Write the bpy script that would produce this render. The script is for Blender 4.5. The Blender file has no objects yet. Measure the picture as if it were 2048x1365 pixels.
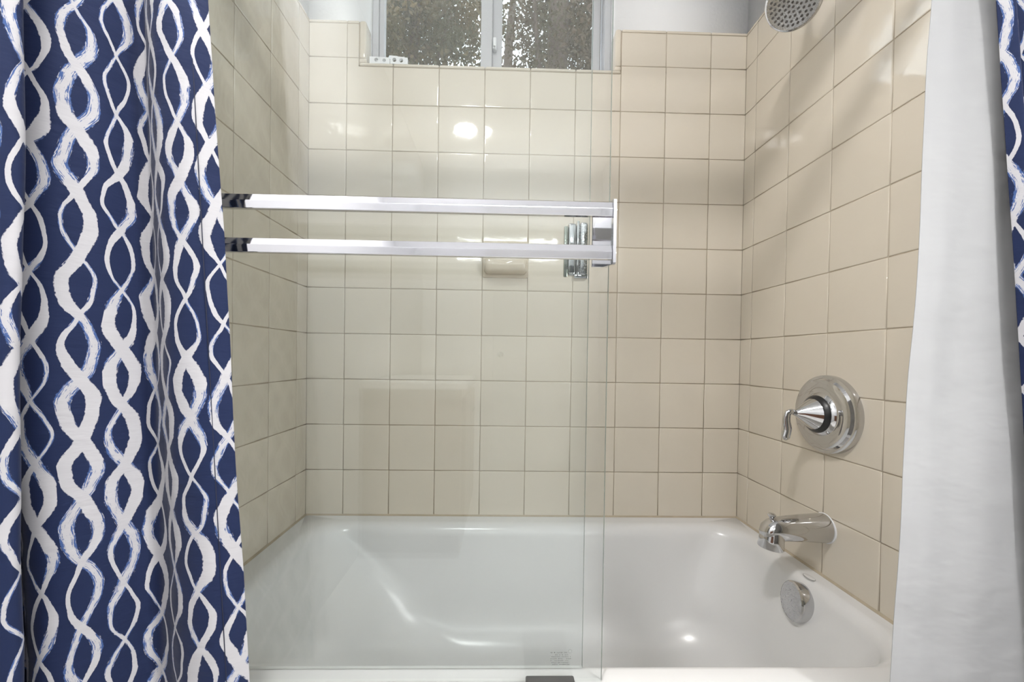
import bpy, bmesh, math, random
from mathutils import Vector, Matrix, noise as mnoise

random.seed(7)
S = bpy.context.scene
COL = S.collection
PI = math.pi
P = 0.155                 # tile pitch
W = 1.5                   # alcove / bathroom width
RIM = 0.41                # tub rim height
XL = 0.1535               # first column offset in tiles
CEIL = 2.54
YEND = -3.40              # wall behind the camera


def cx(c):
    return (c - XL) * P


def rz(r):
    return RIM + r * P


# ------------------------------------------------------------------ materials
def srgb(r, g, b):
    f = lambda c: (c / 255 / 12.92) if c / 255 <= 0.04045 else ((c / 255 + 0.055) / 1.055) ** 2.4
    return (f(r), f(g), f(b), 1)


class NT:
    """small expression builder for node materials"""

    def __init__(self, name):
        self.m = bpy.data.materials.new(name)
        self.m.use_nodes = True
        self.t = self.m.node_tree
        self.t.nodes.clear()
        self.out = self.n('ShaderNodeOutputMaterial')

    def n(self, typ, **kw):
        nd = self.t.nodes.new(typ)
        for k, v in kw.items():
            setattr(nd, k, v)
        return nd

    def set(self, sock, v):
        if isinstance(v, bpy.types.NodeSocket):
            self.t.links.new(v, sock)
        else:
            sock.default_value = v

    def math(self, op, a, b=None, c=None, clamp=False):
        nd = self.n('ShaderNodeMath', operation=op, use_clamp=clamp)
        self.set(nd.inputs[0], a)
        if b is not None:
            self.set(nd.inputs[1], b)
        if c is not None:
            self.set(nd.inputs[2], c)
        return nd.outputs[0]

    def smooth(self, x, a, b, lo=0.0, hi=1.0):
        nd = self.n('ShaderNodeMapRange', interpolation_type='SMOOTHSTEP')
        self.set(nd.inputs[0], x)
        self.set(nd.inputs[1], a)
        self.set(nd.inputs[2], b)
        self.set(nd.inputs[3], lo)
        self.set(nd.inputs[4], hi)
        return nd.outputs[0]

    def xyz(self, x, y, z):
        nd = self.n('ShaderNodeCombineXYZ')
        for i, v in enumerate((x, y, z)):
            self.set(nd.inputs[i], v)
        return nd.outputs[0]

    def noise(self, vec, scale, detail=2.0, rough=0.5):
        nd = self.n('ShaderNodeTexNoise')
        if vec is not None:
            self.set(nd.inputs['Vector'], vec)
        nd.inputs['Scale'].default_value = scale
        nd.inputs['Detail'].default_value = detail
        nd.inputs['Roughness'].default_value = rough
        return nd.outputs['Fac']

    def mixc(self, f, a, b):
        nd = self.n('ShaderNodeMix', data_type='RGBA')
        self.set(nd.inputs[0], f)
        self.set(nd.inputs[6], a)
        self.set(nd.inputs[7], b)
        return nd.outputs[2]

    def bsdf(self, **kw):
        nd = self.n('ShaderNodeBsdfPrincipled')
        for k, v in kw.items():
            self.set(nd.inputs[k.replace('_', ' ')], v)
        return nd

    def bump(self, h, strength, dist):
        nd = self.n('ShaderNodeBump')
        nd.inputs['Strength'].default_value = strength
        nd.inputs['Distance'].default_value = dist
        self.set(nd.inputs['Height'], h)
        return nd.outputs[0]

    def obj(self):
        return self.n('ShaderNodeTexCoord').outputs['Object']

    def end(self, shader):
        self.t.links.new(shader, self.out.inputs[0])
        return self.m


def simple(name, col, rough=0.5, metal=0.0, nscale=30.0, namp=0.04, bump=0.0, bscale=200.0, coat=0.0):
    t = NT(name)
    nz = t.noise(t.obj(), nscale, 3)
    dark = tuple(c * (1 - namp) for c in col[:3]) + (1,)
    lite = tuple(min(1, c * (1 + namp)) for c in col[:3]) + (1,)
    c = t.mixc(nz, dark, lite)
    b = t.bsdf(Base_Color=c, Roughness=rough, Metallic=metal, Coat_Weight=coat)
    if bump:
        t.set(b.inputs['Normal'], t.bump(t.noise(t.obj(), bscale, 2), 1.0, bump))
    return t.end(b.outputs[0])


def tile_material():
    t = NT('beige_glazed_tile')
    info = t.n('ShaderNodeVertexColor', layer_name='tone').outputs[0]
    nz = t.noise(t.obj(), 9.0, 3)
    base = t.mixc(nz, (0.640, 0.584, 0.492, 1), (0.670, 0.612, 0.519, 1))
    nd = t.n('ShaderNodeMix', data_type='RGBA', blend_type='MULTIPLY')
    nd.inputs[0].default_value = 1.0
    t.set(nd.inputs[6], base)
    t.set(nd.inputs[7], info)
    b = t.bsdf(Base_Color=nd.outputs[2], Roughness=0.055, Specular_IOR_Level=0.5)
    t.set(b.inputs['Normal'], t.bump(t.noise(t.obj(), 38.0, 3), 1.0, 0.00022))
    return t.end(b.outputs[0])


def glass_material(name, tint, refl):
    t = NT(name)
    fr = t.n('ShaderNodeFresnel')
    # same reflectance from either side of the pane (thin sheet, no internal mirror)
    geo = t.n('ShaderNodeNewGeometry')
    t.set(fr.inputs['IOR'], t.math('MULTIPLY_ADD', geo.outputs['Backfacing'], 1 / 1.5 - 1.5, 1.5))
    fac = t.math('MULTIPLY', fr.outputs[0], refl, clamp=True)
    nz = t.noise(t.obj(), 3.0, 2)
    tr = t.n('ShaderNodeBsdfTransparent')
    t.set(tr.inputs[0], t.mixc(nz, tint, tuple(c * 0.995 for c in tint[:3]) + (1,)))
    gl = t.n('ShaderNodeBsdfGlossy')
    gl.inputs['Roughness'].default_value = 0.0
    mx = t.n('ShaderNodeMixShader')
    t.set(mx.inputs[0], fac)
    t.t.links.new(tr.outputs[0], mx.inputs[1])
    t.t.links.new(gl.outputs[0], mx.inputs[2])
    return t.end(mx.outputs[0])


def curtain_material():
    """navy cloth printed with brushed white interlacing waves; uv is in metres of cloth"""
    t = NT('navy_wave_print_cloth')
    uv = t.n('ShaderNodeUVMap', uv_map='cloth').outputs[0]
    sep = t.n('ShaderNodeSeparateXYZ')
    t.set(sep.inputs[0], uv)
    s0, v0 = sep.outputs[0], sep.outputs[1]
    SP, PER, AMP = 0.0400, 0.0800, 0.0138
    # hand drawn wobble
    w1 = t.math('MULTIPLY', t.math('SUBTRACT', t.noise(uv, 22, 1), 0.5), 0.012)
    w2 = t.math('MULTIPLY', t.math('SUBTRACT', t.noise(t.xyz(v0, s0, 3.1), 16, 1), 0.5), 0.020)
    s = t.math('ADD', s0, w1)
    v = t.math('ADD', v0, w2)
    q = t.math('DIVIDE', s, SP)
    c = t.math('FLOOR', q)
    x = t.math('MULTIPLY', t.math('SUBTRACT', t.math('SUBTRACT', q, c), 0.5), SP)
    # random phase per chain
    wn = t.n('ShaderNodeTexWhiteNoise', noise_dimensions='1D')
    t.set(wn.inputs['W'], c)
    ph = t.math('MULTIPLY', wn.outputs[0], 0.07)
    tt = t.math('DIVIDE', t.math('ADD', v, ph), PER)
    ang = t.math('MULTIPLY', tt, PI)
    sn = t.math('SINE', ang)
    csn = t.math('COSINE', ang)
    white = None
    blue = None
    for k, sg in enumerate((1, -1)):
        xc = t.math('MULTIPLY', sn, AMP * sg)
        # slope correction so the stroke keeps its width on the slanted runs
        slope = t.math('MULTIPLY', csn, AMP * PI / PER)
        inv = t.math('INVERSE_SQRT', t.math('ADD', t.math('MULTIPLY', slope, slope), 1.0))
        d = t.math('MULTIPLY', t.math('ABSOLUTE', t.math('SUBTRACT', x, xc)), inv)
        low = t.noise(t.xyz(t.math('MULTIPLY', c, 3.7), t.math('MULTIPLY', tt, 0.62), 5.3 + 9.1 * k), 1.0, 0)
        wd = t.smooth(low, 0.36, 0.62, 0.0022, 0.0068)
        dryn = t.noise(t.xyz(t.math('MULTIPLY', c, 5.1), t.math('MULTIPLY', tt, 1.15), 21.3 + 4.7 * k), 1.0, 0)
        dry = t.smooth(dryn, 0.46, 0.60, 0.10, 1.0)
        streak = t.noise(t.xyz(t.math('MULTIPLY', t.math('SUBTRACT', x, xc), 900), t.math('MULTIPLY', v, 75), 3.0 * k), 1.0, 3, 0.65)
        e = t.math('ADD', t.math('DIVIDE', d, wd), t.math('MULTIPLY', t.math('SUBTRACT', t.noise(uv, 260, 2), 0.5), 0.45))
        e2 = t.math('ADD', e, t.math('MULTIPLY', t.math('MULTIPLY', t.math('SUBTRACT', streak, 0.385), dry), 3.2))
        m = t.smooth(e2, 0.94, 1.10, 1.0, 0.0)
        bl = t.math('MULTIPLY', t.smooth(e, 0.92, 1.06, 1.0, 0.0), t.math('MULTIPLY', dry, 0.60))
        white = m if white is None else t.math('MAXIMUM', white, m)
        blue = bl if blue is None else t.math('MAXIMUM', blue, bl)
    # the stitched hem line
    weave = t.noise(t.xyz(t.math('MULTIPLY', s0, 1400), t.math('MULTIPLY', v0, 1400), 0), 1.0, 1)
    navy = t.mixc(weave, (0.0068, 0.0135, 0.048, 1), (0.0095, 0.018, 0.062, 1))
    c1 = t.mixc(blue, navy, (0.075, 0.145, 0.36, 1))
    c2 = t.mixc(white, c1, (0.44, 0.435, 0.455, 1))
    b = t.bsdf(Base_Color=c2, Roughness=0.75, Specular_IOR_Level=0.2)
    t.set(b.inputs['Sheen Weight'], 0.08)
    t.set(b.inputs['Normal'], t.bump(t.noise(t.xyz(t.math('MULTIPLY', s0, 18), t.math('MULTIPLY', v0, 60), 0), 1.0, 3), 1.0, 0.0016))
    return t.end(b.outputs[0])


def liner_material():
    t = NT('white_liner_cloth')
    o = t.obj()
    nz = t.noise(o, 6.0, 3)
    c = t.mixc(nz, (0.375, 0.38, 0.388, 1), (0.405, 0.41, 0.416, 1))
    b = t.bsdf(Base_Color=c, Roughness=0.6, Specular_IOR_Level=0.25)
    mp = t.n('ShaderNodeMapping')
    mp.inputs['Scale'].default_value = (4, 4, 9)
    mp.inputs['Rotation'].default_value = (0, 0.6, 0)
    t.set(mp.inputs[0], o)
    t.set(b.inputs['Normal'], t.bump(t.noise(mp.outputs[0], 1.0, 4, 0.5), 1.0, 0.012))
    tl = t.n('ShaderNodeBsdfTranslucent')
    tl.inputs[0].default_value = (0.7, 0.7, 0.71, 1)
    mx = t.n('ShaderNodeMixShader')
    mx.inputs[0].default_value = 0.18
    t.t.links.new(b.outputs[0], mx.inputs[1])
    t.t.links.new(tl.outputs[0], mx.inputs[2])
    return t.end(mx.outputs[0])


def wood_material():
    t = NT('reddish_vanity_wood')
    mp = t.n('ShaderNodeMapping')
    mp.inputs['Scale'].default_value = (30, 30, 2)
    t.set(mp.inputs[0], t.obj())
    nz = t.noise(mp.outputs[0], 2.0, 4)
    c = t.mixc(nz, (0.10, 0.045, 0.025, 1), (0.19, 0.09, 0.05, 1))
    return t.end(t.bsdf(Base_Color=c, Roughness=0.4).outputs[0])


def emit_material(name, col, strength):
    t = NT(name)
    nz = t.noise(t.obj(), 4.0, 1)
    e = t.n('ShaderNodeEmission')
    t.set(e.inputs[0], t.mixc(nz, col, tuple(c * 0.98 for c in col[:3]) + (1,)))
    e.inputs[1].default_value = strength
    return t.end(e.outputs[0])


def leaf_material(name, a, b_):
    t = NT(name)
    nz = t.noise(t.obj(), 2.2, 3)
    c = t.mixc(t.smooth(nz, 0.35, 0.65), a, b_)
    b = t.bsdf(Base_Color=c, Roughness=0.5)
    tl = t.n('ShaderNodeBsdfTranslucent')
    t.set(tl.inputs[0], c)
    mx = t.n('ShaderNodeMixShader')
    mx.inputs[0].default_value = 0.35
    t.t.links.new(b.outputs[0], mx.inputs[1])
    t.t.links.new(tl.outputs[0], mx.inputs[2])
    return t.end(mx.outputs[0])


def speckle_chrome():
    t = NT('water_spotted_chrome')
    nz = t.noise(t.obj(), 420, 3)
    m = t.smooth(nz, 0.45, 0.62)
    c = t.mixc(m, (0.62, 0.62, 0.63, 1), (0.48, 0.48, 0.49, 1))
    b = t.bsdf(Base_Color=c, Metallic=1.0)
    t.set(b.inputs['Roughness'], t.math('MULTIPLY_ADD', m, 0.25, 0.12))
    return t.end(b.outputs[0])


M_TILE = tile_material()
M_GROUT = simple('tan_grout', (0.40, 0.34, 0.26, 1), 0.8, nscale=14, namp=0.25)
M_PAINT = simple('white_wall_paint', (0.74, 0.745, 0.75, 1), 0.6, nscale=12, namp=0.01, bump=0.0006, bscale=90)
M_TUB = simple('white_tub_enamel', (0.69, 0.69, 0.69, 1), 0.22, nscale=5, namp=0.006, coat=0.0)
M_CHROME = simple('polished_chrome', (0.60, 0.60, 0.61, 1), 0.06, 1.0, nscale=60, namp=0.03)
M_SPECK = speckle_chrome()
M_BAR = simple('bright_anodised_bar', (0.68, 0.68, 0.72, 1), 0.08, 1.0, nscale=20, namp=0.01)
M_DARK = simple('dark_rubber', (0.012, 0.012, 0.013, 1), 0.35)
M_GUIDE = simple('dark_grey_plastic', (0.07, 0.07, 0.07, 1), 0.4)
M_NOZ = simple('grey_rubber_nozzle', (0.13, 0.12, 0.115, 1), 0.6)
M_SOAP = simple('cream_ceramic', (0.62, 0.545, 0.44, 1), 0.12, nscale=25, namp=0.03)
M_VINYL = simple('white_window_vinyl', (0.50, 0.50, 0.515, 1), 0.4, namp=0.015)
M_PLASTIC = simple('white_plastic', (0.78, 0.79, 0.80, 1), 0.35, namp=0.01)
M_HOLE = simple('blue_grey_hole_shadow', (0.30, 0.34, 0.40, 1), 0.7)
M_GLASS = glass_material('clear_shower_glass', (0.962, 0.974, 0.974, 1), 0.85)
M_GEDGE = simple('green_glass_edge', (0.22, 0.26, 0.23, 1), 0.25, namp=0.05)
M_GLOW = simple('pale_glass_edge', (0.60, 0.61, 0.60, 1), 0.3, namp=0.03)
M_PANE = glass_material('window_glass', (0.95, 0.96, 0.95, 1), 1.0)
M_ETCH = simple('grey_etching', (0.20, 0.205, 0.20, 1), 0.7)
M_GFL = simple('grey_green_metal', (0.36, 0.38, 0.34, 1), 0.25, 1.0)
M_CURT = curtain_material()
M_LINER = liner_material()
M_THREAD = simple('dark_blue_thread', (0.010, 0.014, 0.035, 1), 0.8)
M_WOOD = wood_material()
M_CAULK = simple('tan_caulk', (0.42, 0.36, 0.27, 1), 0.6, nscale=25, namp=0.15)
M_FLOOR = simple('pale_floor_tile', (0.66, 0.65, 0.63, 1), 0.35, nscale=6, namp=0.12)
M_LAMP = emit_material('frosted_lamp_glow', (1.0, 0.975, 0.95, 1), 240.0)
M_SIDEFILL = emit_material('side_fill_glow', (1.0, 0.99, 0.98, 1), 25.0)  # glow of the added fill panel on the right wall
M_BARFILL = emit_material('bar_fill_glow', (1.0, 0.99, 0.98, 1), 36.0)  # glow of the added bar-shaped fill light
M_LEAF = leaf_material('dark_olive_leaf', (0.050, 0.044, 0.010, 1), (0.125, 0.084, 0.028, 1))
M_LEAF2 = leaf_material('brown_green_leaf', (0.062, 0.048, 0.014, 1), (0.090, 0.055, 0.026, 1))
M_BARK = simple('brown_bark', (0.07, 0.045, 0.03, 1), 0.9, nscale=18, namp=0.4)
M_EAVE = simple('brown_eave_board', (0.09, 0.062, 0.042, 1), 0.7, namp=0.1)
M_GROUND = simple('garden_soil', (0.10, 0.085, 0.05, 1), 0.95, nscale=3, namp=0.3)
M_MIRRORLIT = simple('white_cabinet_paint', (0.66, 0.66, 0.65, 1), 0.4)


# ------------------------------------------------------------------ mesh helpers
def obj(name, bm, mats, parent=None, smooth=None, loc=None):
    me = bpy.data.meshes.new(name)
    bmesh.ops.recalc_face_normals(bm, faces=bm.faces) if smooth != 'raw' else None
    bm.to_mesh(me)
    bm.free()
    for m in (mats if isinstance(mats, (list, tuple)) else [mats]):
        me.materials.append(m)
    o = bpy.data.objects.new(name, me)
    COL.objects.link(o)
    if parent:
        o.parent = parent
        o.matrix_parent_inverse = parent.matrix_world.inverted() if False else Matrix.Translation(-parent.location)
    if isinstance(smooth, (int, float)) and smooth is not True and smooth is not None:
        me.polygons.foreach_set('use_smooth', [True] * len(me.polygons))
        me.set_sharp_from_angle(angle=math.radians(smooth))
    elif smooth in (True, 'raw'):
        me.polygons.foreach_set('use_smooth', [True] * len(me.polygons))
    me.update()
    return o


def tag(o, label, cat, group=None, kind=None):
    if label:
        o['label'] = label
    if cat:
        o['category'] = cat
    if group:
        o['group'] = group
    if kind:
        o['kind'] = kind
    return o


def thing(name, label, cat, loc=(0, 0, 0), group=None, kind=None):
    o = bpy.data.objects.new(name, None)
    o.empty_display_size = 0.05
    COL.objects.link(o)
    o.location = loc
    return tag(o, label, cat, group, kind)


def box(bm, x0, x1, y0, y1, z0, z1, bev=0.0, seg=2, mi=0):
    r = bmesh.ops.create_cube(bm, size=1.0, matrix=Matrix.Translation(((x0 + x1) / 2, (y0 + y1) / 2, (z0 + z1) / 2)) @
                              Matrix.Diagonal((x1 - x0, y1 - y0, z1 - z0, 1)))
    vs = r['verts']
    fs = set(f for v in vs for f in v.link_faces)
    for f in fs:
        f.material_index = mi
    if bev > 0:
        es = list(set(e for v in vs for e in v.link_edges))
        rr = bmesh.ops.bevel(bm, geom=es, offset=bev, segments=seg, affect='EDGES', profile=0.5)
        for f in rr['faces']:
            f.material_index = mi


def frame_of(d):
    d = Vector(d).normalized()
    a = Vector((0, 0, 1)) if abs(d.z) < 0.9 else Vector((1, 0, 0))
    u = d.cross(a).normalized()
    return u, d.cross(u).normalized()


def lathe(bm, org, axis, prof, seg=48, mi=0, cap0=True, cap1=True):
    """prof: list of (distance along axis, radius)"""
    org, axis = Vector(org), Vector(axis).normalized()
    u, w = frame_of(axis)
    rings = []
    for a, r in prof:
        if r <= 1e-6:
            rings.append([bm.verts.new(org + axis * a)])
        else:
            rings.append([bm.verts.new(org + axis * a + (u * math.cos(2 * PI * i / seg) + w * math.sin(2 * PI * i / seg)) * r) for i in range(seg)])
    for A, B in zip(rings, rings[1:]):
        for i in range(seg):
            j = (i + 1) % seg
            if len(A) == 1 and len(B) == 1:
                continue
            if len(A) == 1:
                f = bm.faces.new((A[0], B[i], B[j]))
            elif len(B) == 1:
                f = bm.faces.new((A[i], A[j], B[0]))
            else:
                f = bm.faces.new((A[i], A[j], B[j], B[i]))
            f.material_index = mi
    if cap0 and len(rings[0]) > 1:
        bm.faces.new(rings[0][::-1]).material_index = mi
    if cap1 and len(rings[-1]) > 1:
        bm.faces.new(rings[-1]).material_index = mi


def tube(bm, pts, radii, seg=20, mi=0, squash=None):
    """swept round section along pts; squash = list of (a, b) scale per ring"""
    pts = [Vector(p) for p in pts]
    rings = []
    pu = None
    for i, p in enumerate(pts):
        d = (pts[min(i + 1, len(pts) - 1)] - pts[max(i - 1, 0)]).normalized()
        if pu is None:
            pu, _ = frame_of(d)
        u = (pu - d * pu.dot(d)).normalized()
        w = d.cross(u)
        pu = u
        a, b = squash[i] if squash else (1, 1)
        rings.append([bm.verts.new(p + (u * math.cos(2 * PI * k / seg) * a + w * math.sin(2 * PI * k / seg) * b) * radii[i]) for k in range(seg)])
    for A, B in zip(rings, rings[1:]):
        for k in range(seg):
            j = (k + 1) % seg
            bm.faces.new((A[k], A[j], B[j], B[k])).material_index = mi
    bm.faces.new(rings[0][::-1]).material_index = mi
    bm.faces.new(rings[-1]).material_index = mi


def catmull(pts, n):
    out = []
    m = len(pts)
    for i in range(m - 1):
        p0, p1, p2, p3 = pts[max(i - 1, 0)], pts[i], pts[i + 1], pts[min(i + 2, m - 1)]
        for k in range(n):
            t = k / n
            out.append(tuple(0.5 * (2 * b + (c - a) * t + (2 * a - 5 * b + 4 * c - d) * t * t + (3 * b - a - 3 * c + d) * t ** 3)
                             for a, b, c, d in zip(p0, p1, p2, p3)))
    out.append(tuple(pts[-1]))
    return out


def loft(bm, loops, close=True, mi=0):
    vs = [[bm.verts.new(p) for p in L] for L in loops]
    n = len(vs[0])
    for A, B in zip(vs, vs[1:]):
        for i in range(n if close else n - 1):
            j = (i + 1) % n
            bm.faces.new((A[i], A[j], B[j], B[i])).material_index = mi
    return vs


def rrect(x0, x1, y0, y1, r, z, nc=14, ns=10):
    """rounded rectangle loop with a fixed number of points"""
    r = min(r, (x1 - x0) / 2 - 1e-4, (y1 - y0) / 2 - 1e-4)
    pts = []
    cs = [(x1 - r, y1 - r, 0), (x0 + r, y1 - r, PI / 2), (x0 + r, y0 + r, PI), (x1 - r, y0 + r, 1.5 * PI)]
    for k in range(4):
        ax, ay, a0 = cs[k]
        for i in range(nc):
            a = a0 + (PI / 2) * i / (nc - 1)
            pts.append(Vector((ax + r * math.cos(a), ay + r * math.sin(a), z)))
        bx, by, b0 = cs[(k + 1) % 4]
        q = Vector((bx + r * math.cos(b0), by + r * math.sin(b0), z))
        p = pts[-1].copy()
        for i in range(1, ns):
            pts.append(p.lerp(q, i / ns))
    return pts


# ------------------------------------------------------------------ tiled walls
GROUT = 0.0019


def poly_tile(bm, pts2, place, th, bev, tilt, tone, lay):
    """one glazed tile from a counter-clockwise axis-aligned outline in (a, z)"""
    n = len(pts2)

    def inset(d):
        res = []
        for i in range(n):
            p0, p1, p2 = Vector(pts2[i - 1]), Vector(pts2[i]), Vector(pts2[(i + 1) % n])
            e1, e2 = (p1 - p0).normalized(), (p2 - p1).normalized()
            n1, n2 = Vector((-e1.y, e1.x)), Vector((-e2.y, e2.x))
            res.append(p1 + (n1 + n2) * d)
        return res
    ca = sum(p[0] for p in pts2) / n
    cz = sum(p[1] for p in pts2) / n
    rings = []
    for d, h in ((0, -0.001), (0, th - bev), (bev * 0.3, th - bev * 0.28), (bev, th), (bev * 2.2, th + 0.00012)):
        ring = []
        for p in inset(d):
            hh = h + (0 if h < 0 else tilt[0] * (p[0] - ca) + tilt[1] * (p[1] - cz))
            ring.append(bm.verts.new(place(p[0], p[1], hh)))
        rings.append(ring)
    fs = []
    for A, B in zip(rings, rings[1:]):
        for i in range(n):
            j = (i + 1) % n
            fs.append(bm.faces.new((A[i], A[j], B[j], B[i])))
    fs.append(bm.faces.new(rings[-1]))
    for f in fs:
        f.smooth = True
        f.material_index = 0
        for l in f.loops:
            l[lay] = (tone, tone, tone, 1)


def tile_field(bm, cols, rows, place, cut=None):
    lay = bm.loops.layers.color.new('tone')
    g = GROUT / 2
    for i in range(len(cols) - 1):
        for j in range(len(rows) - 1):
            a0, a1, z0, z1 = cols[i] + g, cols[i + 1] - g, rows[j] + g, rows[j + 1] - g
            if a1 - a0 < 0.004 or z1 - z0 < 0.004:
                continue
            polys = [[(a0, z0), (a1, z0), (a1, z1), (a0, z1)]]
            if cut:
                wx0, wx1, wz = cut
                inx0, inx1 = a0 < wx0 - g and a1 > wx0 + g, a1 > wx0 and a0 < wx1 - g
                if inx1 and z1 > wz + g:
                    if inx0:      # tile beside the window: L shaped or trimmed
                        if z0 < wz - 0.01:
                            polys = [[(a0, z0), (a1, z0), (a1, wz - g), (wx0 - g, wz - g), (wx0 - g, z1), (a0, z1)]]
                        else:
                            polys = [[(a0, z0), (wx0 - g, z0), (wx0 - g, z1), (a0, z1)]]
                    elif z0 < wz - 0.01:
                        polys = [[(a0, z0), (a1, z0), (a1, wz - g), (a0, wz - g)]]
                    else:
                        polys = []
            for pl in polys:
                tilt = (random.gauss(0, 0.0016), random.gauss(0, 0.0012))
                poly_tile(bm, pl, place, 0.006, 0.0016, tilt, random.uniform(0.985, 1.0), lay)


ROWS = [rz(0) + 0.002] + [rz(r) for r in range(1, 11)] + [rz(10.735)]
ZTOP = rz(10.80)
WX0, WX1, WZ = 0.1715, cx(7), rz(9.82)        # outer outline of the window's bullnose surround
OX0, OX1, OZ = 0.194, 1.041, 1.944            # the clear opening
OZT = 2.36


def bull_strip(bm, x0, x1, y0, y1, z0, z1, bev, lay):
    before = set(bm.faces)
    box(bm, x0, x1, y0, y1, z0, z1, bev, 3, 0)
    for f in bm.faces:
        if f not in before:
            f.smooth = True
            for l in f.loops:
                l[lay] = (1, 1, 1, 1)


# back wall: tiles + grout + paint, one structure mesh (with the window opening left free)
bm = bmesh.new()
cols = [0.0045] + [cx(k) for k in range(1, 10)] + [W - 0.0045]
tile_field(bm, cols, ROWS, lambda a, z, h: (a, -h, z), cut=(WX0, WX1, WZ))
lay = bm.loops.layers.color['tone']
for xa, xb in ((0.001, WX0), (WX1 + 0.001, W - 0.001)):
    xs = [xa] + [c for c in cols if xa + 0.01 < c < xb - 0.01] + [xb]
    for q, r in zip(xs, xs[1:]):
        bull_strip(bm, q + 0.0006, r - 0.0006, -0.0062, 0.004, rz(10.735) + 0.0011, ZTOP, 0.003, lay)
# grout bed in front of the masonry, with the hole for the window
for x0, x1, z0, z1 in ((0, W, 0, OZ - 0.006), (0, OX0 - 0.006, OZ - 0.006, ZTOP - 0.004), (OX1 + 0.006, W, OZ - 0.006, ZTOP - 0.004)):
    box(bm, x0, x1, -0.0046, 0.02, z0, z1, mi=1)
# masonry / paint
for x0, x1, z0, z1 in ((0, W, 0, OZ - 0.008), (0, OX0, OZ - 0.008, OZT), (OX1, W, OZ - 0.008, OZT), (0, W, OZT, CEIL)):
    box(bm, x0, x1, 0.0, 0.14, z0, z1, mi=2)
tag(obj('wall_back', bm, [M_TILE, M_GROUT, M_PAINT], smooth='raw'), 'back wall of the tub alcove in square beige tiles, white paint above', 'wall', kind='structure')

# bullnose surround of the window
bm = bmesh.new()
lay = bm.loops.layers.color.new('tone')
bull_strip(bm, WX0 + 0.001, OX0 + 0.0005, -0.0075, 0.05, WZ + 0.026, ZTOP, 0.006, lay)
bull_strip(bm, OX1 - 0.0005, WX1 - 0.001, -0.0075, 0.05, WZ + 0.026, ZTOP, 0.006, lay)
xs = [WX0 + 0.001] + [cx(k) for k in range(2, 7)] + [WX1 - 0.001]
for q, r in zip(xs, xs[1:]):
    bull_strip(bm, q + 0.0006, r - 0.0006, -0.0078, 0.058, WZ + 0.001, OZ, 0.005, lay)
# corner pieces with the curved mitre
bull_strip(bm, WX0 + 0.001, OX0 + 0.004, -0.0085, 0.03, WZ + 0.010, WZ + 0.0255, 0.005, lay)
bull_strip(bm, OX1 - 0.004, WX1 - 0.001, -0.0085, 0.03, WZ + 0.010, WZ + 0.0255, 0.005, lay)
tag(obj('trim_1', bm, [M_TILE], smooth='raw'), 'glazed bullnose tile trim around the window opening', 'trim', kind='structure')

# side walls
DL, DR = 0.4645, 0.4062
TEND = -0.80


def side_wall(name, X, sgn, first, label):
    bm = bmesh.new()
    ys = [0.0046]
    k = 0
    while (first + k) * P < -TEND - 0.02:
        ys.append((first + k) * P)
        k += 1
    ys.append(-TEND)
    # sgn = +1 -> tiles face +x (left wall), -1 -> face -x
    if sgn > 0:
        cols_ = [-y for y in reversed(ys)]
        place = lambda a, z, h: (X + h, a, z)
    else:
        cols_ = [-y for y in reversed(ys)]
        place = lambda a, z, h: (X - h, a, z)
    tile_field(bm, cols_, ROWS, place)
    lay = bm.loops.layers.color['tone']
    x0, x1 = (X - 0.003, X + 0.0062) if sgn > 0 else (X - 0.0062, X + 0.003)
    for q, r in zip(cols_, cols_[1:]):
        bull_strip(bm, x0, x1, q + 0.0006, r - 0.0006, rz(10.735) + 0.0011, ZTOP, 0.003, lay)
    g0, g1 = (X - 0.01, X + 0.0046) if sgn > 0 else (X - 0.0046, X + 0.01)
    box(bm, g0, g1, TEND + 0.001, 0, 0.0, ZTOP - 0.004, mi=1)
    p0, p1 = (X - 0.12, X) if sgn > 0 else (X, X + 0.12)
    box(bm, p0, p1, YEND, 0.14, 0, CEIL, mi=2)
    tag(obj(name, bm, [M_TILE, M_GROUT, M_PAINT], smooth='raw'), label, 'wall', kind='structure')


side_wall('wall_left', 0.0, 1, DL, 'left side wall of the tub alcove in beige tiles behind the glass')
side_wall('wall_right', W, -1, DR, 'right side wall of the tub alcove, tiled, carrying the chrome taps')

bm = bmesh.new()
box(bm, -0.12, W + 0.12, YEND - 0.12, YEND, 0, CEIL)
tag(obj('wall_front', bm, M_PAINT), 'white painted wall facing the tub, mirrored in the glass', 'wall', kind='structure')
bm = bmesh.new()
box(bm, -0.12, W + 0.12, YEND - 0.12, 0.14, CEIL, CEIL + 0.1)
tag(obj('ceiling', bm, M_PAINT), 'white bathroom ceiling', 'ceiling', kind='structure')
bm = bmesh.new()
box(bm, -0.12, W + 0.12, YEND - 0.12, 0.14, -0.1, 0.0)
tag(obj('floor', bm, M_FLOOR), 'pale tiled bathroom floor beside the tub', 'floor', kind='structure')

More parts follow.
